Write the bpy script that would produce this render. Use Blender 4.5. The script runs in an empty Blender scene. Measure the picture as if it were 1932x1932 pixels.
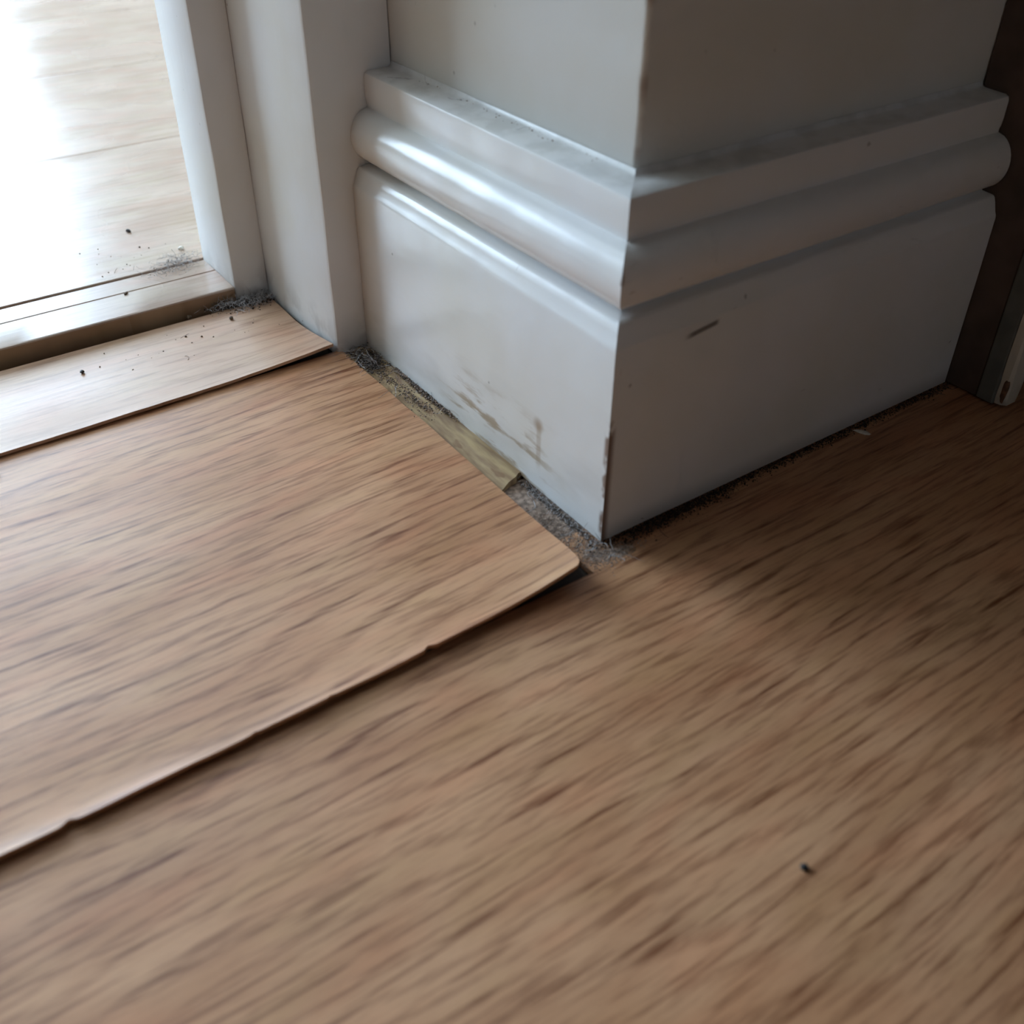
import bpy, bmesh, math, random
from mathutils import Matrix, Vector, noise as mnoise

random.seed(7)
S = bpy.context.scene
COL = S.collection

# ------------------------------------------------------------------ camera
cam_d = bpy.data.cameras.new('camera')
cam = bpy.data.objects.new('camera', cam_d)
COL.objects.link(cam)
# columns: image right, image up, backwards (world axes: X along the right wall, Y along the left wall, Z up)
cam.matrix_world = Matrix((
    (0.81852830, 0.34799712, -0.45706612, -0.22299),
    (-0.57441662, 0.50625549, -0.64323473, -0.24886),
    (0.00754840, 0.78905220, 0.61427978, 0.27509),
    (0, 0, 0, 1)))
cam_d.sensor_width = 36.0
cam_d.lens = 36.0 * 1919.3 / 1932.0
cam_d.clip_start = 0.01
cam_d.clip_end = 50
cam_d.dof.use_dof = True
cam_d.dof.focus_distance = 0.53
cam_d.dof.aperture_fstop = 9.0
S.camera = cam

# ------------------------------------------------------------------ world, daylight and added fill light
W = bpy.data.worlds.new('world')
S.world = W
W.use_nodes = True
bg = W.node_tree.nodes['Background']
bg.inputs[0].default_value = (0.62, 0.74, 0.95, 1)
bg.inputs[1].default_value = 0.6


def area_light(name, loc, rot, sx, sy, energy, col):
    d = bpy.data.lights.new(name, 'AREA')
    d.shape = 'RECTANGLE'
    d.size, d.size_y = sx, sy
    d.energy = energy
    d.color = col
    o = bpy.data.objects.new(name, d)
    COL.objects.link(o)
    o.location = loc
    o.rotation_euler = rot
    return o


# daylight through the glazed doors of the room beyond the doorway
area_light('daylight_far', (-0.96, 3.03, 1.24), (math.radians(-90), 0, 0), 2.68, 1.50, 325, (0.61, 0.80, 1.0))
# weak warm fill light added behind the camera
area_light('daylight_near', (-1.0, -2.16, 0.85), (math.radians(90), 0, 0), 1.1, 1.5, 1.1, (1.0, 0.86, 0.72))

S.view_settings.view_transform = 'Standard'
S.view_settings.look = 'None'
S.view_settings.gamma = 1.0
S.view_settings.use_curve_mapping = False
S.view_settings.exposure = -0.66
S.cycles.use_denoising = True
S.cycles.max_bounces = 5
S.cycles.use_adaptive_sampling = True
S.cycles.adaptive_threshold = 0.07
S.cycles.adaptive_min_samples = 12
S.cycles.use_light_tree = False
W.cycles.sampling_method = 'NONE'
S.cycles.caustics_reflective = False
S.cycles.caustics_refractive = False


# ------------------------------------------------------------------ node helpers
class NT:
    def __init__(self, name):
        self.m = bpy.data.materials.new(name)
        self.m.use_nodes = True
        self.t = self.m.node_tree
        self.b = self.t.nodes['Principled BSDF']

    def n(self, typ, **kw):
        x = self.t.nodes.new(typ)
        for k, v in kw.items():
            setattr(x, k, v)
        return x

    def l(self, a, b):
        self.t.links.new(a, b)

    def put(self, sock, v):
        if hasattr(v, 'is_output') or isinstance(v, bpy.types.NodeSocket):
            self.l(v, sock)
        else:
            sock.default_value = v

    def math(self, op, a, b=0.0, c=0.0, clamp=False):
        x = self.n('ShaderNodeMath', operation=op, use_clamp=clamp)
        self.put(x.inputs[0], a)
        self.put(x.inputs[1], b)
        self.put(x.inputs[2], c)
        return x.outputs[0]

    def vmath(self, op, a, b):
        x = self.n('ShaderNodeVectorMath', operation=op)
        self.put(x.inputs[0], a)
        self.put(x.inputs[1], b)
        return x.outputs[0]

    def noise(self, vec, scale=1.0, detail=2.0, rough=0.5, dist=0.0):
        x = self.n('ShaderNodeTexNoise')
        self.l(vec, x.inputs['Vector'])
        x.inputs['Scale'].default_value = scale
        x.inputs['Detail'].default_value = detail
        x.inputs['Roughness'].default_value = rough
        x.inputs['Distortion'].default_value = dist
        return x.outputs['Fac']

    def rng(self, v, a, b, c=0.0, d=1.0, smooth=True):
        x = self.n('ShaderNodeMapRange', interpolation_type='SMOOTHSTEP' if smooth else 'LINEAR')
        self.put(x.inputs['Value'], v)
        x.inputs['From Min'].default_value = a
        x.inputs['From Max'].default_value = b
        x.inputs['To Min'].default_value = c
        x.inputs['To Max'].default_value = d
        return x.outputs['Result']

    def mix(self, f, a, b, mode='MIX'):
        x = self.n('ShaderNodeMix', data_type='RGBA', blend_type=mode)
        self.put(x.inputs[0], f)
        self.put(x.inputs[6], a)
        self.put(x.inputs[7], b)
        return x.outputs[2]

    def coords(self):
        return self.n('ShaderNodeTexCoord').outputs['Object']

    def sep(self, v):
        x = self.n('ShaderNodeSeparateXYZ')
        self.l(v, x.inputs[0])
        return x.outputs

    def comb(self, a, b, c):
        x = self.n('ShaderNodeCombineXYZ')
        self.put(x.inputs[0], a)
        self.put(x.inputs[1], b)
        self.put(x.inputs[2], c)
        return x.outputs[0]

    def bump(self, h, strength, dist):
        x = self.n('ShaderNodeBump')
        x.inputs['Strength'].default_value = strength
        x.inputs['Distance'].default_value = dist
        self.l(h, x.inputs['Height'])
        self.l(x.outputs[0], self.b.inputs['Normal'])


def rgb(r, g, b):
    return (r, g, b, 1.0)


def wood(name, dark, mid, light, rough, seed, contrast=1.0, spec=0.5, coat=0.0, marks=()):
    N = NT(name)
    P = N.coords()
    oi = N.n('ShaderNodeObjectInfo')
    off = N.math('MULTIPLY', oi.outputs['Random'], 7.0)
    s = N.sep(P)
    x = N.math('ADD', s[0], off)
    y = N.math('ADD', s[1], N.math('MULTIPLY', off, 0.37))
    # the grain wanders sideways slowly
    w = N.noise(N.comb(N.math('MULTIPLY', x, 3.5), N.math('MULTIPLY', y, 9.0), seed), 1.0, 1.0)
    yw = N.math('ADD', y, N.math('MULTIPLY', N.math('SUBTRACT', w, 0.5), 0.013))
    dash = N.noise(N.comb(N.math('MULTIPLY', x, 24.0), N.math('MULTIPLY', yw, 370.0), seed), 1.0, 3.0, 0.55)
    fine = N.noise(N.comb(N.math('MULTIPLY', x, 70.0), N.math('MULTIPLY', yw, 800.0), seed + 3), 1.0, 2.0, 0.6)
    band = N.noise(N.comb(N.math('MULTIPLY', x, 5.0), N.math('MULTIPLY', yw, 48.0), seed + 8), 1.0, 2.0)
    broad = N.noise(N.comb(N.math('MULTIPLY', x, 16.0), N.math('MULTIPLY', yw, 30.0), seed + 5), 1.0, 2.0)
    # growth rings: long arched lines
    ringc = N.math('ADD', N.math('MULTIPLY', yw, 640.0),
                   N.math('MULTIPLY', N.noise(N.comb(N.math('MULTIPLY', x, 5.0), N.math('MULTIPLY', y, 20.0), seed + 11), 1.0, 1.0), 30.0))
    ring = N.math('MULTIPLY_ADD', N.math('SINE', ringc), 0.5, 0.5)
    ring = N.rng(ring, 0.55, 1.0)
    d1 = N.rng(dash, 0.50, 0.68)
    k = N.math('MULTIPLY', d1, 0.55 * contrast)
    k = N.math('ADD', k, N.math('MULTIPLY', N.math('MULTIPLY', ring, N.rng(fine, 0.3, 0.6)), 0.34 * contrast))
    k = N.math('ADD', k, N.math('MULTIPLY', N.rng(band, 0.46, 0.7), 0.16 * contrast), clamp=True)
    c = N.mix(N.rng(broad, 0.3, 0.7), rgb(*light), rgb(*mid))
    c = N.mix(k, c, rgb(*dark))
    hue = N.noise(N.comb(N.math('MULTIPLY', x, 22.0), N.math('MULTIPLY', yw, 60.0), seed + 20), 1.0, 1.0)
    c = N.mix(N.rng(hue, 0.5, 0.72, 0, 0.35), c, N.mix(1.0, c, rgb(1.10, 0.90, 0.86), 'MULTIPLY'))
    c = N.mix(N.rng(hue, 0.5, 0.30, 0, 0.30), c, N.mix(1.0, c, rgb(0.95, 1.02, 0.88), 'MULTIPLY'))
    c = N.mix(N.rng(fine, 0.45, 0.75, 0, 0.22 * contrast), c, rgb(*dark))
    N.l(c, N.b.inputs['Base Color'])
    smear = N.noise(N.comb(N.math('MULTIPLY', x, 9.0), N.math('MULTIPLY', y, 14.0), seed + 2), 1.0, 1.0)
    N.l(N.rng(smear, 0.3, 0.7, rough - 0.05, rough + 0.06), N.b.inputs['Roughness'])
    N.b.inputs['Specular IOR Level'].default_value = spec
    N.bump(N.math('MULTIPLY', dash, 0.6), 0.10, 0.001)
    return N.m


M = {}
OAK_D, OAK_M, OAK_L = (0.180, 0.060, 0.022), (0.52, 0.258, 0.128), (0.62, 0.338, 0.182)
M['plank'] = wood('oak_vinyl', OAK_D, OAK_M, OAK_L, 0.44, 1.0, 1.05, 0.38)
M['plank_worn'] = wood('oak_vinyl_worn', (0.26, 0.13, 0.07), (0.51, 0.305, 0.19), (0.60, 0.39, 0.26), 0.41, 3.0, 0.75, 0.48)  # paler, greyer copy of the plank colour, window glare put into the base
M['plank_far'] = wood('oak_laminate', (0.26, 0.17, 0.115), (0.44, 0.31, 0.235), (0.52, 0.395, 0.31), 0.25, 6.0, 0.6)
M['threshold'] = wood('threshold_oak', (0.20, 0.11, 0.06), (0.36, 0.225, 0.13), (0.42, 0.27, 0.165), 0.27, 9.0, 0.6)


def paint(name, base, rough, mode=None):
    """old gloss paint with brush marks, specks and, on the skirting, scuffs and worn edges"""
    N = NT(name)
    P = N.coords()
    s = N.sep(P)
    big = N.noise(P, 14.0, 3.0)
    c = N.mix(N.rng(big, 0.3, 0.75), rgb(*base), rgb(base[0] * 0.96, base[1] * 0.94, base[2] * 0.87))
    # tiny dirt specks
    sp = N.noise(P, 170.0, 1.0)
    spm = N.rng(sp, 0.785, 0.83, 0, 0.5)
    c = N.mix(spm, c, rgb(0.17, 0.14, 0.11))
    along = 1 if mode in ('left', 'jamb') else 0
    if mode in ('left', 'right'):
        a = s[along]
        z = s[2]
        st = N.noise(N.comb(N.math('MULTIPLY', a, 26.0), 0.0, N.math('MULTIPLY', z, 150.0)), 1.0, 4.0, 0.6)
        low = N.rng(z, 0.045, 0.012)
        if mode == 'left':
            win = N.math('MULTIPLY', N.rng(a, 0.02, 0.06), N.rng(a, 0.135, 0.10))
            yellow = N.math('MULTIPLY', N.math('MULTIPLY', N.rng(st, 0.50, 0.62), low), win)
            c = N.mix(N.math('MULTIPLY', yellow, 0.85), c, rgb(0.36, 0.25, 0.13))
            # drip line and a small hooked scuff near the corner
            dr = N.math('MULTIPLY', N.rng(N.math('ABSOLUTE', N.math('SUBTRACT', a, 0.0455)), 0.0024, 0.0008),
                        N.math('MULTIPLY', N.rng(z, 0.038, 0.032), N.rng(z, 0.010, 0.020)))
            c = N.mix(N.math('MULTIPLY', dr, 0.4), c, rgb(0.34, 0.24, 0.14))
            da = N.math('SUBTRACT', a, 0.046)
            dz = N.math('SUBTRACT', z, 0.035)
            kn = N.rng(N.math('SQRT', N.math('ADD', N.math('MULTIPLY', da, da), N.math('MULTIPLY', dz, dz))), 0.0050, 0.0008)
            c = N.mix(N.math('MULTIPLY', kn, 0.65), c, rgb(0.33, 0.21, 0.11))
            # grey hand dirt low down
            gr = N.math('MULTIPLY', N.rng(N.noise(N.comb(N.math('MULTIPLY', a, 18.0), 3.0, N.math('MULTIPLY', z, 50.0)), 1.0, 3.0), 0.45, 0.7), N.rng(z, 0.06, 0.0))
            c = N.mix(N.math('MULTIPLY', gr, 0.35), c, rgb(0.40, 0.38, 0.34))
            # tan tint growing towards the door frame
            yl = N.math('MULTIPLY', N.rng(a, 0.180, 0.200), N.rng(z, 0.100, 0.080))
            c = N.mix(N.math('MULTIPLY', yl, 0.30), c, rgb(0.55, 0.43, 0.28))
        else:
            st2 = N.noise(N.comb(N.math('MULTIPLY', a, 55.0), 5.0, N.math('MULTIPLY', z, 210.0)), 1.0, 2.0)
            c = N.mix(N.math('MULTIPLY', N.rng(st2, 0.715, 0.77), 0.4), c, rgb(0.22, 0.17, 0.12))
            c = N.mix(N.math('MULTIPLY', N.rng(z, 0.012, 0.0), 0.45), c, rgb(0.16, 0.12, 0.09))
            # a longer dark scratch under the moulding
            sc = N.math('MULTIPLY', N.rng(N.math('ABSOLUTE', N.math('SUBTRACT', z, N.math('MULTIPLY_ADD', a, 0.12, 0.0826))), 0.0016, 0.0006),
                        N.math('MULTIPLY', N.rng(a, 0.034, 0.040), N.rng(a, 0.054, 0.051)))
            c = N.mix(N.math('MULTIPLY', sc, 0.8), c, rgb(0.10, 0.07, 0.05))
        film = N.math('MULTIPLY', N.rng(z, 0.1434, 0.1442), N.rng(N.noise(P, 75.0, 3.0), 0.40, 0.62))
        c = N.mix(N.math('MULTIPLY', film, 0.25), c, rgb(0.33, 0.32, 0.28))
        # paint worn through to brown wood along the outer corner
        ed = N.noise(N.comb(0.0, N.math('MULTIPLY', a, 90.0), N.math('MULTIPLY', z, 70.0)), 1.0, 3.0)
        near = N.rng(a, 0.0042 if mode == 'right' else 0.0030, 0.0010)
        wear = N.math('MULTIPLY', N.rng(N.math('ADD', ed, N.math('MULTIPLY', N.rng(z, 0.070, 0.035), 0.30 if mode == 'right' else 0.13)), 0.54, 0.64), near)
        c = N.mix(N.math('MULTIPLY', wear, 0.85), c, rgb(0.16, 0.075, 0.035))
    if mode == 'jamb':
        z = s[2]
        d = N.noise(P, 60.0, 3.0)
        c = N.mix(N.math('MULTIPLY', N.rng(d, 0.42, 0.62), N.rng(z, 0.030, 0.002, 0, 0.35)), c, rgb(0.17, 0.14, 0.12))
    if mode == 'wall':
        dx = N.math('MAXIMUM', s[0], s[1])
        we = N.math('MULTIPLY', N.rng(dx, 0.0295, 0.0268), N.rng(N.noise(N.comb(0.0, 2.0, N.math('MULTIPLY', s[2], 55.0)), 1.0, 3.0), 0.47, 0.62))
        c = N.mix(N.math('MULTIPLY', we, 0.55), c, rgb(0.22, 0.12, 0.065))
    N.l(c, N.b.inputs['Base Color'])
    N.b.inputs['Roughness'].default_value = rough
    if mode == 'jamb':
        N.b.inputs['Specular IOR Level'].default_value = 0.28
    # brush marks follow the length of the board
    sc = (260.0, 9.0, 260.0) if mode == 'left' else (9.0, 260.0, 260.0) if mode == 'right' else (300.0, 300.0, 7.0)
    br = N.noise(N.vmath('MULTIPLY', P, sc), 1.0, 3.0)
    lump = N.noise(P, 55.0, 2.0)
    N.bump(N.math('ADD', N.math('MULTIPLY', br, 0.35), lump), 0.22, 0.0010)
    return N.m


M['skirt_left'] = paint('white_gloss_skirting_left', (0.80, 0.80, 0.80), 0.24, 'left')
M['skirt_right'] = paint('white_gloss_skirting_right', (0.80, 0.80, 0.80), 0.34, 'right')
M['jamb'] = paint('white_gloss_frame', (0.80, 0.80, 0.80), 0.48, 'jamb')
M['wall'] = paint('cream_wall_paint', (0.70, 0.695, 0.665), 0.55, 'wall')
M['board'] = paint('aged_white_board', (0.70, 0.66, 0.58), 0.5, 'jamb')


def plain(name, col, rough=0.8, vary=0.25, scale=200.0):
    N = NT(name)
    f = N.noise(N.coords(), scale, 2.0)
    c = N.mix(N.rng(f, 0.3, 0.7), rgb(*[v * (1 - vary) for v in col]), rgb(*[min(1, v * (1 + vary)) for v in col]))
    N.l(c, N.b.inputs['Base Color'])
    N.b.inputs['Roughness'].default_value = rough
    return N.m


M['subfloor'] = plain('dusty_subfloor', (0.045, 0.030, 0.022))
M['ceiling'] = plain('ceiling_paint', (0.75, 0.74, 0.70), 0.9, 0.03, 8)
M['roomwall'] = plain('room_wall_paint', (0.36, 0.30, 0.24), 0.9, 0.04, 8)
M['lining'] = plain('dark_brown_lining', (0.10, 0.065, 0.048), 0.7, 0.2, 60)
M['seal'] = plain('dark_grey_strip', (0.15, 0.15, 0.13), 0.7, 0.15, 60)
M['doorleaf'] = plain('dark_stained_door', (0.10, 0.06, 0.04), 0.5, 0.2, 30)
M['frame'] = plain('window_frame_white', (0.8, 0.8, 0.8), 0.4, 0.02, 20)
M['fluff_black'] = plain('dark_dirt', (0.045, 0.030, 0.022), 1.0, 0.4, 400)
M['fluff_dark'] = plain('grey_dust', (0.135, 0.110, 0.094), 1.0, 0.5, 400)
M['fluff_mid'] = plain('pale_brown_dust', (0.34, 0.25, 0.195), 1.0, 0.4, 400)
M['fluff_light'] = plain('pale_grey_fluff', (0.50, 0.48, 0.48), 1.0, 0.25, 400)
M['crumb_dark'] = plain('black_grit', (0.030, 0.026, 0.024), 0.7, 0.4, 900)
M['crumb_brown'] = plain('brown_grit', (0.13, 0.085, 0.05), 0.8, 0.4, 900)
M['crumb_white'] = plain('white_paint_flake', (0.72, 0.66, 0.56), 0.5, 0.15, 500)
M['wood_bare'] = plain('bare_wood', (0.15, 0.07, 0.035), 0.8, 0.4, 300)


def underlay_mat():
    N = NT('old_varnished_edge')
    P = N.coords()
    s = N.sep(P)
    st = N.noise(N.comb(N.math('MULTIPLY', s[0], 260.0), N.math('MULTIPLY', s[1], 40.0), 0.0), 1.0, 3.0)
    c = N.mix(N.rng(st, 0.3, 0.7), rgb(0.25, 0.15, 0.08), rgb(0.50, 0.36, 0.185))
    b = N.noise(N.comb(N.math('MULTIPLY', s[0], 150.0), N.math('MULTIPLY', s[1], 60.0), 7.0), 1.0, 2.0)
    c = N.mix(N.rng(b, 0.60, 0.68, 0, 0.6), c, rgb(0.19, 0.085, 0.035))
    N.l(c, N.b.inputs['Base Color'])
    N.b.inputs['Roughness'].default_value = 0.4
    N.bump(st, 0.4, 0.001)
    return N.m


M['underlay'] = underlay_mat()


# ------------------------------------------------------------------ object helpers
def link(name, me, mat, parent=None, label=None, cat=None, kind=None, group=None, smooth=None):
    o = bpy.data.objects.new(name, me)
    COL.objects.link(o)
    if mat is not None and not me.materials:
        me.materials.append(mat)
    if parent is not None:
        o.parent = parent
    for k, v in (('label', label), ('category', cat), ('kind', kind), ('group', group)):
        if v:
            o[k] = v
    if smooth is not None:
        for p in me.polygons:
            p.use_smooth = True
        me.set_sharp_from_angle(angle=math.radians(smooth))
    return o


def mesh_from(name, verts, faces):
    me = bpy.data.meshes.new(name)
    me.from_pydata(verts, [], faces)
    bm = bmesh.new()
    bm.from_mesh(me)
    bmesh.ops.recalc_face_normals(bm, faces=bm.faces)
    bm.to_mesh(me)
    bm.free()
    me.update()
    return me


def box_mesh(name, lo, hi, bevel=0.0, seg=2):
    bm = bmesh.new()
    bmesh.ops.create_cube(bm, size=1.0)
    for v in bm.verts:
        v.co = Vector([(lo[i] + hi[i]) / 2 + v.co[i] * (hi[i] - lo[i]) for i in range(3)])
    if bevel > 0:
        bmesh.ops.bevel(bm, geom=list(bm.edges), offset=bevel, segments=seg, affect='EDGES', profile=0.5)
    me = bpy.data.meshes.new(name)
    bm.to_mesh(me)
    bm.free()
    return me


def multi_box(name, boxes):
    bm = bmesh.new()
    for lo, hi in boxes:
        r = bmesh.ops.create_cube(bm, size=1.0)
        for v in r['verts']:
            v.co = Vector([(lo[i] + hi[i]) / 2 + v.co[i] * (hi[i] - lo[i]) for i in range(3)])
    me = bpy.data.meshes.new(name)
    bm.to_mesh(me)
    bm.free()
    return me


# ------------------------------------------------------------------ floor of the near room: subfloor and lifted planks
floor = link('floor', box_mesh('floor', (-1.7, -2.1, -0.06), (1.3, 0.293, -0.0035)), M['subfloor'],
             label='worn oak-look plank floor in front of the doorway and wall corner', cat='floor', kind='structure')


def sheet(name, xs, ys, zf, thick, edge_near=None, edge_right=None):
    """thin bendable plank: top grid at zf(x, y), bottom grid a plank thickness below"""
    nx, ny = len(xs), len(ys)
    V, F = [], []
    for lay in (0, 1):
        for j, y in enumerate(ys):
            for i, x in enumerate(xs):
                px, py = x, y
                if edge_near:
                    py += edge_near(x) * max(0.0, 1 - (y - ys[0]) / 0.02)
                if edge_right:
                    px += edge_right(y) * max(0.0, 1 - (xs[-1] - x) / 0.02)
                V.append((px, py, zf(px, py) - (thick if lay else 0.0)))
    n = nx * ny
    for j in range(ny - 1):
        for i in range(nx - 1):
            a = j * nx + i
            F.append((a, a + 1, a + nx + 1, a + nx))
            F.append((n + a, n + a + nx, n + a + nx + 1, n + a + 1))
    rim = [(i, i + 1) for i in range(nx - 1)]
    rim += [((ny - 1) * nx + i + 1, (ny - 1) * nx + i) for i in range(nx - 1)]
    rim += [((j + 1) * nx, j * nx) for j in range(ny - 1)]
    rim += [(j * nx + nx - 1, (j + 1) * nx + nx - 1) for j in range(ny - 1)]
    for a, b in rim:
        F.append((b, a, n + a, n + b))
    return mesh_from(name, V, F)


def graded(a, b, n, p=1.0, flip=False):
    r = [(k / (n - 1)) ** p for k in range(n)]
    return [a + (b - a) * t for t in r] if not flip else [b - (b - a) * t for t in reversed(r)]


# the plank in the middle, its near edge lifted and its corner curled up beside the skirting
Y2 = -0.0152
X2 = -0.0148


def z_mid(x, y):
    u = max(0.0, y - Y2)
    w = max(0.0, X2 - x)
    z = 0.0022 + 0.0010 * math.exp(-w / 0.10)
    z += 0.0013 * math.exp(-u / 0.0040) * (0.75 + 0.9 * mnoise.noise(Vector((x * 22, 0, 3))))
    z += 0.0010 * math.exp(-(u / 0.022)) * math.exp(-w / 0.16)
    z += 0.0080 * math.exp(-(u / 0.023) ** 1.3) * math.exp(-(w / 0.030) ** 1.1)
    z += 0.0003 * mnoise.noise(Vector((x * 9, y * 20, 1)))
    return z


def nick_mid(x):
    e = 0.0004 * mnoise.noise(Vector((x * 60, 5, 0))) + 0.0
    for c, w, d in ((-0.0935, 0.0016, 0.0016), (-0.134, 0.0010, 0.0008), (-0.2246, 0.0018, 0.0015), (-0.163, 0.0010, 0.0007)):
        e += d * math.exp(-((x - c) / w) ** 2)
    t = (x - (X2 - 0.0075)) / 0.0075
    if t > 0:
        e += 0.0075 * (1 - math.sqrt(max(0.0, 1 - min(t, 0.985) ** 2)))      # rounded corner
    return e


xs = graded(-1.60, -0.30, 14) + graded(-0.2985, X2, 210)
ys = graded(Y2, 0.045, 34, 1.6) + graded(0.050, 0.2068, 24)
mid = link('plank', sheet('plank_mid', xs, ys, z_mid, 0.0018, nick_mid, lambda y: 0.0006 * mnoise.noise(Vector((0, y * 40, 8))) - 0.0060 * math.exp(-(y - Y2) / 0.032)),
           M['plank'], floor, label='lifted oak-look plank with its corner curling up by the skirting', smooth=40)

# the short plank at the doorway
Y1, X1 = 0.2052, -0.0196


def z_door(x, y):
    u = max(0.0, y - Y1)
    w = max(0.0, X1 - x)
    z = 0.0043 - 0.0013 * min(1.0, u / 0.08)
    z += 0.0007 * math.exp(-u / 0.004) * (0.6 + 0.8 * mnoise.noise(Vector((x * 20, 9, 3))))
    z += 0.0042 * math.exp(-(u / 0.026) ** 1.3) * math.exp(-(w / 0.045) ** 1.2)
    return z


xs = graded(-0.79, -0.30, 8) + graded(-0.297, X1, 110)
ys = graded(Y1, 0.245, 26, 1.5) + graded(0.249, 0.2870, 12)
link('plank', sheet('plank_door', xs, ys, z_door, 0.0017, lambda x: 0.0004 * mnoise.noise(Vector((x * 70, 2, 0))),
                    lambda y: -0.0014 * math.exp(-((y - 0.245) / 0.022) ** 2)),
     M['plank_worn'], floor, label='narrow pale worn oak-look plank along the doorway threshold, corner lifting at the frame', smooth=40)

# foreground plank and those beyond the bottom of the picture
P3 = sheet('plank_front', graded(-1.60, -0.0142, 14) + [-0.0136] + graded(0.0, 1.25, 8), graded(-0.236, -0.0125, 12), lambda x, y: 0.0, 0.0030)
for v in P3.vertices:
    if v.co.x > -0.0139 and v.co.y > -0.02:
        v.co.y = 0.0118
link('dust_bed', box_mesh('dust_bed', (-0.0142, 0.0120, -0.0034), (0.0180, 0.0575, -0.0004), 0.0003, 1), M['fluff_mid'], floor, label='dusty patch in the gap below the skirting')
link('plank', P3, M['plank'], floor, label='broad oak-look plank in the foreground', smooth=40)
PW = box_mesh('plank_plain', (-1.60, -0.231, -0.0030), (1.25, 0.0, 0.0), 0.0006, 1)
for k in range(8):
    o = link('plank', PW, M['plank'], floor)
    o.location = (0.13 * (k % 3), -0.2366 - 0.2316 * k, 0)

# old yellowed board edge exposed in the gap beside the skirting
V, F = [], []
ny = 60
for j in range(ny):
    y = 0.0585 + (0.2035 - 0.0585) * j / (ny - 1)
    sk = 0.010 if j == 0 else 0.0
    for i, x in enumerate((-0.075, -0.018, -0.0135, -0.009, -0.0045, -0.0012, 0.0006)):
        n_ = mnoise.noise(Vector((x * 300, y * 70, 2)))
        z = 0.0011 + 0.0003 * n_ + (0.0016 * min(1.0, (x + 0.0140) / 0.004) if x > -0.0140 else 0) + (0.0010 if -0.006 < x < -0.002 else 0)
        yy = y - (0.0 if j else (-x if x > -0.02 else 0.02) * 0.35) + (0.0022 * n_ if j == 0 else 0)
        V.append((x, yy, z))
        V.append((x, yy, -0.0034))
nx = 7
for j in range(ny - 1):
    for i in range(nx - 1):
        a = 2 * (j * nx + i)
        b, c, d = a + 2, a + 2 * nx + 2, a + 2 * nx
        F.append((a, b, c, d))
        F.append((a + 1, d + 1, c + 1, b + 1))
for i in range(nx - 1):
    a = 2 * i
    F.append((a, a + 1, a + 3, a + 2))
    a = 2 * ((ny - 1) * nx + i)
    F.append((a, a + 2, a + 3, a + 1))
for j in range(ny - 1):
    a = 2 * j * nx
    F.append((a, a + 2 * nx, a + 2 * nx + 1, a + 1))
    a += 2 * (nx - 1)
    F.append((a, a + 1, a + 2 * nx + 1, a + 2 * nx))
link('underlay_edge', mesh_from('underlay_edge', V, F), M['underlay'], floor,
     label='yellowed old board edge showing in the gap beside the skirting', smooth=40)

# ------------------------------------------------------------------ threshold and the floor of the room beyond
thr = [(0.2940, -0.003), (0.2940, 0.0108), (0.2944, 0.0115), (0.2952, 0.0118), (0.3220, 0.0119), (0.3228, 0.0114), (0.3236, 0.0119),
       (0.3405, 0.0119), (0.3412, 0.0112), (0.3412, -0.003)]
V, F = [], []
tx = graded(-0.80, -0.0382, 50)
for x in tx:
    for k, (y, z) in enumerate(thr):
        wob = 0.0005 * mnoise.noise(Vector((x * 30, k * 0.2, 4))) if k in (1, 2) else 0
        V.append((x, y + wob, z + wob * 0.5))
m = len(thr)
for i in range(len(tx) - 1):
    for k in range(m):
        F.append((i * m + k, i * m + (k + 1) % m, (i + 1) * m + (k + 1) % m, (i + 1) * m + k))
F.append(tuple(range(m)))
F.append(tuple((len(tx) - 1) * m + k for k in reversed(range(m))))
thr_me = mesh_from('trim_1', V, F)
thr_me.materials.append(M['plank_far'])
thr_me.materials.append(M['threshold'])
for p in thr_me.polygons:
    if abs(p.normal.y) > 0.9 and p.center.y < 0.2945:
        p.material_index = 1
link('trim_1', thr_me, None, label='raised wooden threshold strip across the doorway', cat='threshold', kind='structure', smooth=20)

floor2 = link('floor', box_mesh('floor_beyond', (-3.6, 0.346, -0.06), (0.9, 3.0, 0.0035)), M['subfloor'],
              label='bright pale oak laminate floor of the room beyond the doorway', cat='floor', kind='structure')
fp = box_mesh('laminate_plank', (-3.58, 0.0, -0.0085), (0.88, 0.2314, 0.0), 0.0007, 2)
y0 = 0.3425
for k in range(11):
    o = link('plank', fp, M['plank_far'], floor2)
    o.location = (0, y0 + 0.2322 * k, 0.0125)

# ------------------------------------------------------------------ walls
WD = 0.026     # depth of the wall face behind the face of the skirting


def pier():
    """the projecting wall corner: rounded, slightly uneven arris"""
    out = [(1.28, WD), (1.28, 0.342), (WD, 0.342)]
    r = 0.0022
    arc = [(WD + r - r * math.cos(t), WD + r - r * math.sin(t)) for t in [math.radians(q) for q in (0, 22, 45, 68, 90)]]
    zs = [0.0] + graded(0.10, 0.42, 60) + [1.2, 2.4]
    V, F = [], []
    base = out + arc
    for z in zs:
        for k, (x, y) in enumerate(base):
            d = 0.0007 * mnoise.noise(Vector((z * 45, k * 0.1, 0))) if k >= 3 and z < 0.5 else 0
            V.append((x + d, y + d, z))
    m = len(base)
    for i in range(len(zs) - 1):
        for k in range(m):
            F.append((i * m + k, i * m + (k + 1) % m, (i + 1) * m + (k + 1) % m, (i + 1) * m + k))
    F.append(tuple(range(m)))
    F.append(tuple((len(zs) - 1) * m + k for k in reversed(range(m))))
    return mesh_from('wall_corner', V, F)


link('wall_right', pier(), M['wall'], label='cream painted projecting wall corner above the skirting', cat='wall', kind='structure', smooth=30)

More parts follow.
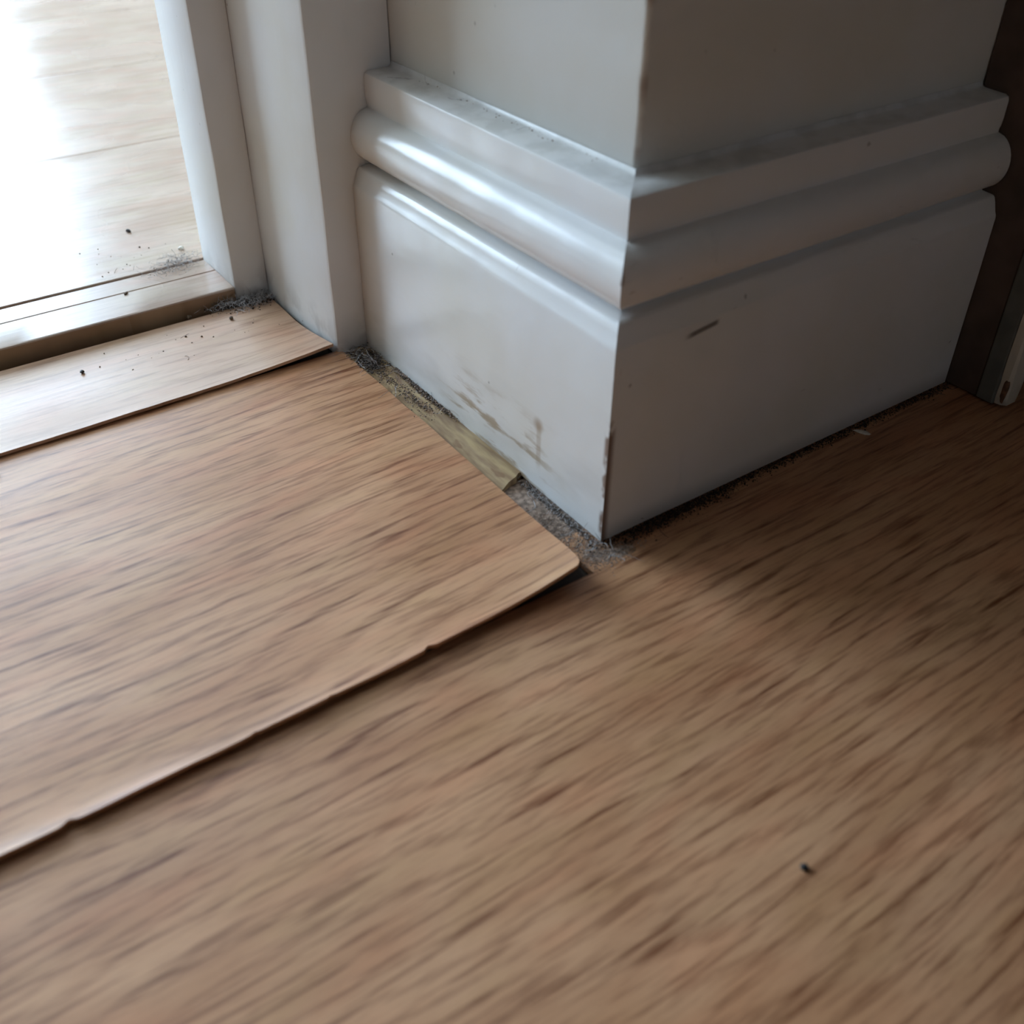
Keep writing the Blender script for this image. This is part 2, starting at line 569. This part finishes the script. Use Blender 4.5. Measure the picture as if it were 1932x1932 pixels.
# skirting profile: (depth behind the flat face, height)
prof = [(0.0, 0.0012), (0.0, 0.030), (0.0, 0.060), (0.0, 0.0908), (0.0004, 0.0924), (0.0010, 0.0933), (0.0023, 0.0970), (0.0035, 0.0997), (0.0043, 0.1004), (0.0060, 0.1007), (0.0104, 0.1009), (0.0113, 0.1015)]
tc = (0.0112, 0.1152)
for k in range(15):
    a = math.radians(-82 + 164 * k / 14)
    prof.append((tc[0] - 0.0100 * math.cos(a), tc[1] + 0.0124 * math.sin(a)))
prof += [(0.0112, 0.1278), (0.0113, 0.1290), (0.0108, 0.1312), (0.0106, 0.1340), (0.0106, 0.1418), (0.0112, 0.1434), (0.0128, 0.1442), (0.0190, 0.1444), (0.0238, 0.1446), (0.0250, 0.1452), (0.0256, 0.1464), (WD, 0.1468), (WD, 0.0012)]
np_ = len(prof)


def skirt(name, axis, end):
    V, F = [], []
    seg = 60
    for i in range(seg + 1):
        t = i / seg
        for k, (d, z) in enumerate(prof):
            a = d + (end - d) * t
            wob = 0.00022 * mnoise.noise(Vector((a * 50, z * 60, 1 if axis else 6))) if 0 < k < np_ - 5 else 0.0
            if t == 0 and 0 < k < np_ - 6:
                wob += 0.00035 * mnoise.noise(Vector((0, z * 260, 9)))
            if axis == 1:
                V.append((d + wob, a + (wob if t == 0 else 0), z))
            else:
                V.append((a + (wob if t == 0 else 0), d + wob, z))
    for i in range(seg):
        for k in range(np_):
            F.append((i * np_ + k, i * np_ + (k + 1) % np_, (i + 1) * np_ + (k + 1) % np_, (i + 1) * np_ + k))
    F.append(tuple(range(np_)))
    F.append(tuple(seg * np_ + k for k in reversed(range(np_))))
    return mesh_from(name, V, F)


link('baseboard_left', skirt('baseboard_left', 1, 0.2042), M['skirt_left'],
     label='daylit white moulded skirting board beside the door frame', cat='skirting board', kind='structure', smooth=38)
link('baseboard_right', skirt('baseboard_right', 0, 0.2332), M['skirt_right'],
     label='shadowed white moulded skirting board right of the corner', cat='skirting board', kind='structure', smooth=38)


# ------------------------------------------------------------------ door frame
def post(name, lo, hi, bev):
    """upright board with eased edges, rows of vertices low down for a hand-painted waver"""
    zs = [lo[2]] + graded(lo[2] + 0.004, 0.34, 60) + [0.6, hi[2]]
    b = bev
    ring = [(lo[0] + b, lo[1]), (lo[0] + b * 0.3, lo[1] + b * 0.3), (lo[0], lo[1] + b), (lo[0], hi[1] - b), (lo[0] + b * 0.3, hi[1] - b * 0.3), (lo[0] + b, hi[1]),
            (hi[0], hi[1]), (hi[0], lo[1])]
    V, F = [], []
    m = len(ring)
    for z in zs:
        for k, (x, y) in enumerate(ring):
            q = 0.0005 * mnoise.noise(Vector((z * 30, k // 3 * 3.0, lo[0] * 50))) if k < 6 and z < 0.5 else 0
            V.append((x + q, y + q, z))
    for i in range(len(zs) - 1):
        for k in range(m):
            F.append((i * m + k, i * m + (k + 1) % m, (i + 1) * m + (k + 1) % m, (i + 1) * m + k))
    F.append(tuple(range(m)))
    F.append(tuple((len(zs) - 1) * m + k for k in reversed(range(m))))
    return mesh_from(name, V, F)


door = bpy.data.objects.new('door_1', None)
COL.objects.link(door)
door['label'] = 'white painted door frame with rebated jamb at the doorway'
door['category'] = 'door frame'
door['kind'] = 'structure'
link('jamb', post('jamb', (-0.0176, 0.2045, 0.0004), (WD - 0.0005, 0.3415, 2.0), 0.0022), M['jamb'], door, smooth=30)
link('door_stop', post('door_stop', (-0.0380, 0.2938, 0.0006), (-0.0178, 0.3440, 2.0), 0.0018), M['jamb'], door, smooth=30)
link('jamb', box_mesh('jamb_far', (-0.840, 0.2045, 0.0), (-0.800, 0.3415, 2.0), 0.002), M['jamb'], door)
link('door_head', box_mesh('door_head', (-0.840, 0.2045, 2.0005), (WD - 0.001, 0.3415, 2.040), 0.002), M['jamb'], door)

# ------------------------------------------------------------------ lining board at the right end of the skirting
trim2 = bpy.data.objects.new('trim_2', None)
COL.objects.link(trim2)
trim2['label'] = 'narrow upright door lining with pale chipped front edge at the far right'
trim2['category'] = 'trim'
trim2['kind'] = 'structure'
link('lining_board', box_mesh('lining_board', (0.2338, -0.0180, 0.0015), (0.2476, WD - 0.0006, 2.0), 0.0006), M['lining'], trim2, label='dark brown lining board')
link('seal_strip', box_mesh('seal_strip', (0.2330, -0.0280, 0.0015), (0.2470, -0.0182, 2.0), 0.0010), M['seal'], trim2, label='dark grey strip')
V, F = [], []
bx0, bx1, by0, by1 = 0.2332, 0.2476, -0.0335, -0.0282
zs = [0.0022, 0.0034, 0.006, 0.010, 0.014] + graded(0.019, 0.40, 40) + [2.0]
for z in zs:
    e = max(0.0, 1 - (z - 0.0022) / 0.009)
    q = 0.0006 * mnoise.noise(Vector((z * 60, 3, 1)))
    ch = 0.0022 * max(0, 1 - abs(z - 0.013) / 0.010) + 0.0030 * e * e
    ring = [(bx0 + 0.0012 + ch, by0 + q), (bx0 + ch * 0.7, by0 + 0.0012 + ch * 0.4), (bx0 + ch * 0.5, by1), (bx1, by1), (bx1, by0 + 0.0012), (bx1 - 0.0012 - 0.002 * e, by0 + q)]
    V += [(x, y, z) for x, y in ring]
m = 6
for i in range(len(zs) - 1):
    for k in range(m):
        F.append((i * m + k, i * m + (k + 1) % m, (i + 1) * m + (k + 1) % m, (i + 1) * m + k))
F.append(tuple(range(m)))
F.append(tuple((len(zs) - 1) * m + k for k in reversed(range(m))))
edge = link('front_edge', mesh_from('front_edge', V, F), M['board'], trim2, label='pale painted front edge with a chipped foot', smooth=35)
chip = bmesh.new()
bmesh.ops.create_icosphere(chip, subdivisions=2, radius=1.0)
for v in chip.verts:
    n_ = 1 + 0.3 * mnoise.noise(v.co * 2.0)
    v.co = Vector((0.2352 + v.co.x * 0.0013 * n_, -0.0310 + v.co.y * 0.0018 * n_, 0.012 + v.co.z * 0.0085 * n_))
me = bpy.data.meshes.new('bare_patch')
chip.to_mesh(me)
chip.free()
link('bare_patch', me, M['wood_bare'], edge, label='bare reddish wood where the paint has chipped', smooth=60)

# ------------------------------------------------------------------ the rest of the rooms (outside the picture)
H = 2.4
link('wall_left', box_mesh('wall_left', (-3.6, 0.2050, -0.06), (-0.8405, 0.342, H)), M['roomwall'], label='wall left of the doorway, outside the picture', cat='wall', kind='structure')
link('wall_above', box_mesh('wall_above', (-0.8400, 0.2050, 2.0405), (WD - 0.0005, 0.342, H)), M['roomwall'], label='wall above the doorway, outside the picture', cat='wall', kind='structure')
link('wall_side', box_mesh('wall_side', (-1.82, -2.20, -0.06), (-1.7205, 0.342, H)), M['roomwall'], label='side wall of the near room, outside the picture', cat='wall', kind='structure')
link('wall_east', box_mesh('wall_east', (1.2805, -2.20, -0.06), (1.38, 0.342, H)), M['roomwall'], label='opposite side wall of the near room, outside the picture', cat='wall', kind='structure')
link('wall_back', multi_box('wall_back', [((-1.72, -2.20, -0.06), (-1.56, -2.1005, H)), ((-0.44, -2.20, -0.06), (1.28, -2.1005, H)),
                                          ((-1.56, -2.20, -0.06), (-0.44, -2.1005, 0.08)), ((-1.56, -2.20, 1.62), (-0.44, -2.1005, H))]),
     M['roomwall'], label='wall with a window behind the camera, outside the picture', cat='wall', kind='structure')
link('ceiling', box_mesh('ceiling', (-1.82, -2.20, H + 0.0005), (1.38, 0.3420, H + 0.06)), M['roomwall'], label='ceiling of the near room, outside the picture', cat='ceiling', kind='structure')
link('ceiling', box_mesh('ceiling_beyond', (-3.7, 0.3425, H + 0.0005), (1.0, 3.1, H + 0.06)), M['ceiling'], label='ceiling of the room beyond, outside the picture', cat='ceiling', kind='structure')
blocker = bpy.data.objects.new('door_2', None)  # unseen door-shaped panel, added to darken the right side
COL.objects.link(blocker)
blocker['label'] = 'dark open door standing right of the picture'
blocker['category'] = 'door'
blocker['kind'] = 'structure'
link('door_leaf', box_mesh('door_leaf', (0.272, -0.80, 0.006), (0.310, -0.045, 1.98), 0.002), M['doorleaf'], blocker)
link('door_handle', multi_box('door_handle', [((0.262, -0.765, 0.97), (0.2715, -0.735, 1.12)), ((0.235, -0.755, 1.04), (0.2615, -0.742, 1.053)), ((0.230, -0.755, 1.04), (0.2345, -0.650, 1.053))]), M['frame'], blocker)
link('wall_far', multi_box('wall_far', [((-3.7, 3.0, -0.06), (-2.30, 3.1, H)), ((0.38, 3.0, -0.06), (1.0, 3.1, H)),
                                        ((-2.30, 3.0, -0.06), (0.38, 3.1, 0.49)), ((-2.30, 3.0, 1.99), (0.38, 3.1, H))]),
     M['ceiling'], label='far wall with tall glazed doors, outside the picture', cat='wall', kind='structure')
link('wall_far_side', box_mesh('wall_far_side', (-3.7, 0.3425, -0.06), (-3.6005, 2.9995, H)), M['roomwall'], label='side wall of the room beyond, outside the picture', cat='wall', kind='structure')
link('wall_far_east', box_mesh('wall_far_east', (0.9005, 0.3425, -0.06), (1.0, 2.9995, H)), M['ceiling'], label='opposite side wall of the room beyond, outside the picture', cat='wall', kind='structure')


# ------------------------------------------------------------------ dust, fluff and crumbs
_ico = bmesh.new()
bmesh.ops.create_icosphere(_ico, subdivisions=1, radius=1.0)
_ico.verts.ensure_lookup_table()
ICO_V = [v.co.copy() for v in _ico.verts]
ICO_F = [tuple(v.index for v in f.verts) for f in _ico.faces]
_ico.free()


def tube(V, F, pts, r):
    base = len(V)
    for i, p in enumerate(pts):
        d = (pts[min(i + 1, len(pts) - 1)] - pts[max(i - 1, 0)]).normalized()
        a = d.cross(Vector((0.3, 0.2, 1))).normalized()
        b = d.cross(a)
        rr = r * (0.5 if i in (0, len(pts) - 1) else 1.0)
        V.extend((p + (a * math.cos(t) + b * math.sin(t)) * rr)[:] for t in (0, 2.094, 4.189))
    for i in range(len(pts) - 1):
        q = base + 3 * i
        for k in range(3):
            F.append((q + k, q + (k + 1) % 3, q + 3 + (k + 1) % 3, q + 3 + k))
    F.append((base + 2, base + 1, base))
    q = base + 3 * (len(pts) - 1)
    F.append((q, q + 1, q + 2))
    return 3 * (len(pts) - 1) + 2


def grain(V, F, c, r, sq=0.7):
    base = len(V)
    o = Vector((random.random() * 50, random.random() * 50, 0))
    a = random.uniform(0, math.pi)
    ca, sa = math.cos(a), math.sin(a)
    for v in ICO_V:
        n_ = r * (1 + 0.45 * mnoise.noise(v * 1.3 + o))
        x, y, z = v.x * n_, v.y * 0.75 * n_, v.z * sq * n_
        V.append((c.x + x * ca - y * sa, c.y + x * sa + y * ca, c.z + z))
    F.extend(tuple(base + k for k in f) for f in ICO_F)
    return len(ICO_F)


def fluff(name, label, spots, mats, rng, height, cat='dust', hair=60, grains=120, hr=0.00011, gr=(0.0003, 0.0010), hl=(0.004, 0.014), sq=0.7):
    """dust patch: spots = [(x, y, z, spread_x, spread_y)]; fine grains with hairs laid over them"""
    random.seed(rng)
    V, F, MI = [], [], []
    for g in range(grains):
        x, y, z, sx, sy = random.choice(spots)
        r = random.uniform(*gr) * random.choice((0.6, 0.8, 1.0, 1.3))
        n = grain(V, F, Vector((x + random.gauss(0, sx), y + random.gauss(0, sy), z + abs(random.gauss(0, height * 0.35)) + r * 0.3 * sq)), r, sq)
        MI += [2 if g % 3 == 0 else 0] * n
    for _ in range(hair):
        x, y, z, sx, sy = random.choice(spots)
        p = Vector((x + random.gauss(0, sx), y + random.gauss(0, sy), z + random.uniform(0.0002, height)))
        d = Vector((random.gauss(0, 1), random.gauss(0, 1), random.gauss(0, 0.35))).normalized()
        L = random.uniform(*hl)
        pts = []
        curl = Vector((random.gauss(0, 1), random.gauss(0, 1), random.gauss(0, 0.6))) * 0.45
        for k in range(7):
            pts.append(Vector((p.x, p.y, max(p.z, z + 0.0001))))
            p = p + d * (L / 6)
            d = (d + curl * 0.5 + Vector((random.gauss(0, .2), random.gauss(0, .2), random.gauss(0, .2)))).normalized()
        MI += [1] * tube(V, F, pts, hr * random.uniform(0.7, 1.5))
    me = bpy.data.meshes.new(name)
    me.from_pydata(V, [], F)
    for q in mats:
        me.materials.append(M[q])
    me.polygons.foreach_set('material_index', MI)
    me.polygons.foreach_set('use_smooth', [True] * len(F))
    me.update()
    return link(name, me, None, label=label, cat=cat, kind='stuff')


fluff('dust_fluff', 'grey fluff gathered at the foot of the door stop',
      [(-0.046, 0.2890, 0.0032, 0.006, 0.0025), (-0.034, 0.2850, 0.0032, 0.006, 0.004), (-0.026, 0.2875, 0.0032, 0.004, 0.003)],
      ['fluff_black', 'fluff_light', 'fluff_dark'], 11, 0.0035, hair=320, grains=800, gr=(0.00015, 0.0006), hr=0.00009, hl=(0.003, 0.009))
fluff('dust_fluff', 'dark fluff in the inner corner between door frame and lit skirting',
      [(-0.006, 0.1985, 0.0012, 0.003, 0.003), (-0.008, 0.1900, 0.0025, 0.0035, 0.004), (-0.0085, 0.1820, 0.0026, 0.003, 0.004)],
      ['fluff_dark', 'fluff_light', 'fluff_dark'], 12, 0.0040, hair=70, grains=1300, gr=(0.0002, 0.0007))
fluff('dust_fluff', 'line of brownish dust along the foot of the lit skirting',
      [(-0.007 + 0.0002 * k, 0.172 - 0.0085 * k, 0.0028, 0.0030, 0.005) for k in range(6)] + [(-0.0012, 0.165 - 0.009 * k, 0.0034, 0.0008, 0.004) for k in range(6)],
      ['fluff_mid', 'fluff_light', 'fluff_dark'], 13, 0.0010, hair=20, grains=2400, gr=(0.00015, 0.0005))
fluff('dust_fluff', 'blue-grey fluff under the lit skirting next to the curled plank corner',
      [(-0.0022, 0.050 - 0.0055 * k, 0.0, 0.0010, 0.003) for k in range(9)] + [(-0.0035, 0.003, 0.0, 0.0022, 0.003)],
      ['fluff_dark', 'fluff_light', 'fluff_light'], 14, 0.0010, hair=50, grains=1300, gr=(0.00012, 0.00036), hl=(0.003, 0.008))
fluff('dust_fluff', 'pale dust lying at the very foot of the wall corner',
      [(-0.009, 0.018, 0.0, 0.0028, 0.010), (-0.006, -0.004, 0.0, 0.004, 0.004), (0.003, -0.008, 0.0, 0.005, 0.0022)],
      ['fluff_mid', 'fluff_light', 'fluff_mid'], 15, 0.0002, hair=10, grains=4200, gr=(0.00012, 0.00042), sq=0.3)
fluff('dust_fluff', 'wispy grey fluff on the threshold against the door stop',
      [(-0.052, 0.345, 0.0122, 0.006, 0.006), (-0.062, 0.338, 0.0120, 0.007, 0.004)],
      ['fluff_dark', 'fluff_light', 'fluff_mid'], 16, 0.0030, hair=240, grains=120, gr=(0.00015, 0.0004), hr=0.00007, hl=(0.003, 0.008))
fluff('dust_fluff', 'dark dirt in the seam under the shadowed skirting',
      [(0.012 + 0.023 * k, -0.0012, 0.0, 0.010, 0.0017) for k in range(10)] + [(0.018 + 0.014 * k, -0.0030, 0.0, 0.007, 0.0022) for k in range(4)],
      ['fluff_black', 'fluff_dark', 'fluff_black'], 17, 0.0006, hair=12, grains=6500, gr=(0.00012, 0.00042))
fluff('dust_fluff', 'thin dust on the moulding ledge where wall meets lit skirting',
      [(0.0235, 0.19 - 0.014 * k, 0.1449, 0.0012, 0.006) for k in range(11)],
      ['fluff_mid', 'fluff_light', 'fluff_light'], 18, 0.0004, hair=5, grains=45, gr=(0.0002, 0.00045))
fluff('dust_fluff', 'fine crumbs and dust scattered over the plank at the threshold',
      [(-0.085, 0.262, 0.0034, 0.030, 0.012), (-0.050, 0.250, 0.0036, 0.018, 0.012)],
      ['crumb_brown', 'fluff_mid', 'fluff_mid'], 19, 0.0001, hair=2, grains=34, gr=(0.0003, 0.0006))
fluff('dust_fluff', 'fine grit scattered over the pale floor just past the threshold',
      [(-0.10, 0.385, 0.0125, 0.030, 0.020), (-0.075, 0.36, 0.0125, 0.020, 0.010)],
      ['fluff_dark', 'fluff_mid', 'fluff_mid'], 20, 0.0001, hair=1, grains=22, gr=(0.0004, 0.0008))


def crumb(name, label, cat, pos, r, mat, seed, sq=0.75, ax=(1, 1)):
    random.seed(seed)
    bm = bmesh.new()
    bmesh.ops.create_icosphere(bm, subdivisions=2, radius=1.0)
    for v in bm.verts:
        n_ = 1 + 0.5 * mnoise.noise(v.co * 1.4 + Vector((seed, 0, 0)))
        v.co = Vector((v.co.x * ax[0], v.co.y * ax[1], max(v.co.z, -0.5) * sq)) * r * n_
    lo = min(v.co.z for v in bm.verts)
    for v in bm.verts:
        v.co.z -= lo
    me = bpy.data.meshes.new(name)
    bm.to_mesh(me)
    bm.free()
    o = link(name, me, M[mat], label=label, cat=cat, smooth=50)
    o.location = pos
    o.rotation_euler = (0, 0, seed * 0.7)
    return o


crumb('grit_crumb', 'single black crumb on the foreground plank', 'crumb', (-0.0464, -0.1556, 0.0), 0.0013, 'crumb_dark', 3)
crumb('grit_crumb', 'lone black crumb in the middle of the threshold plank', 'crumb', (-0.1382, 0.2600, 0.0037), 0.0012, 'crumb_dark', 4, ax=(0.8, 1.3))
crumb('grit_crumb', 'dark sliver on the pale floor beyond the threshold', 'crumb', (-0.0625, 0.4070, 0.0125), 0.0016, 'crumb_dark', 5, ax=(0.5, 1.5))
crumb('grit_crumb', 'black crumb on the middle plank at the left edge of the picture', 'crumb', (-0.1975, 0.1925, 0.0024), 0.0014, 'crumb_dark', 6)
crumb('grit_crumb', 'dark crumb beside the fluff near the door stop', 'crumb', (-0.0500, 0.2735, 0.0036), 0.0012, 'crumb_brown', 8)
crumb('grit_crumb', 'tan crumb against the threshold strip', 'crumb', (-0.0690, 0.2890, 0.0030), 0.0015, 'crumb_brown', 9)
crumb('grit_crumb', 'brown crumb on the threshold strip', 'crumb', (-0.0930, 0.3210, 0.0118), 0.0011, 'crumb_brown', 10, ax=(1.6, 0.8))
crumb('paint_flake', 'pale paint flake under the shadowed skirting', 'paint flake', (0.1600, -0.0062, 0.0), 0.0024, 'crumb_white', 12, 0.3, ax=(1.8, 0.6))
crumb('paint_flake', 'white paint flake beside the door stop', 'paint flake', (-0.0445, 0.3620, 0.0125), 0.0017, 'crumb_white', 13, 0.7)
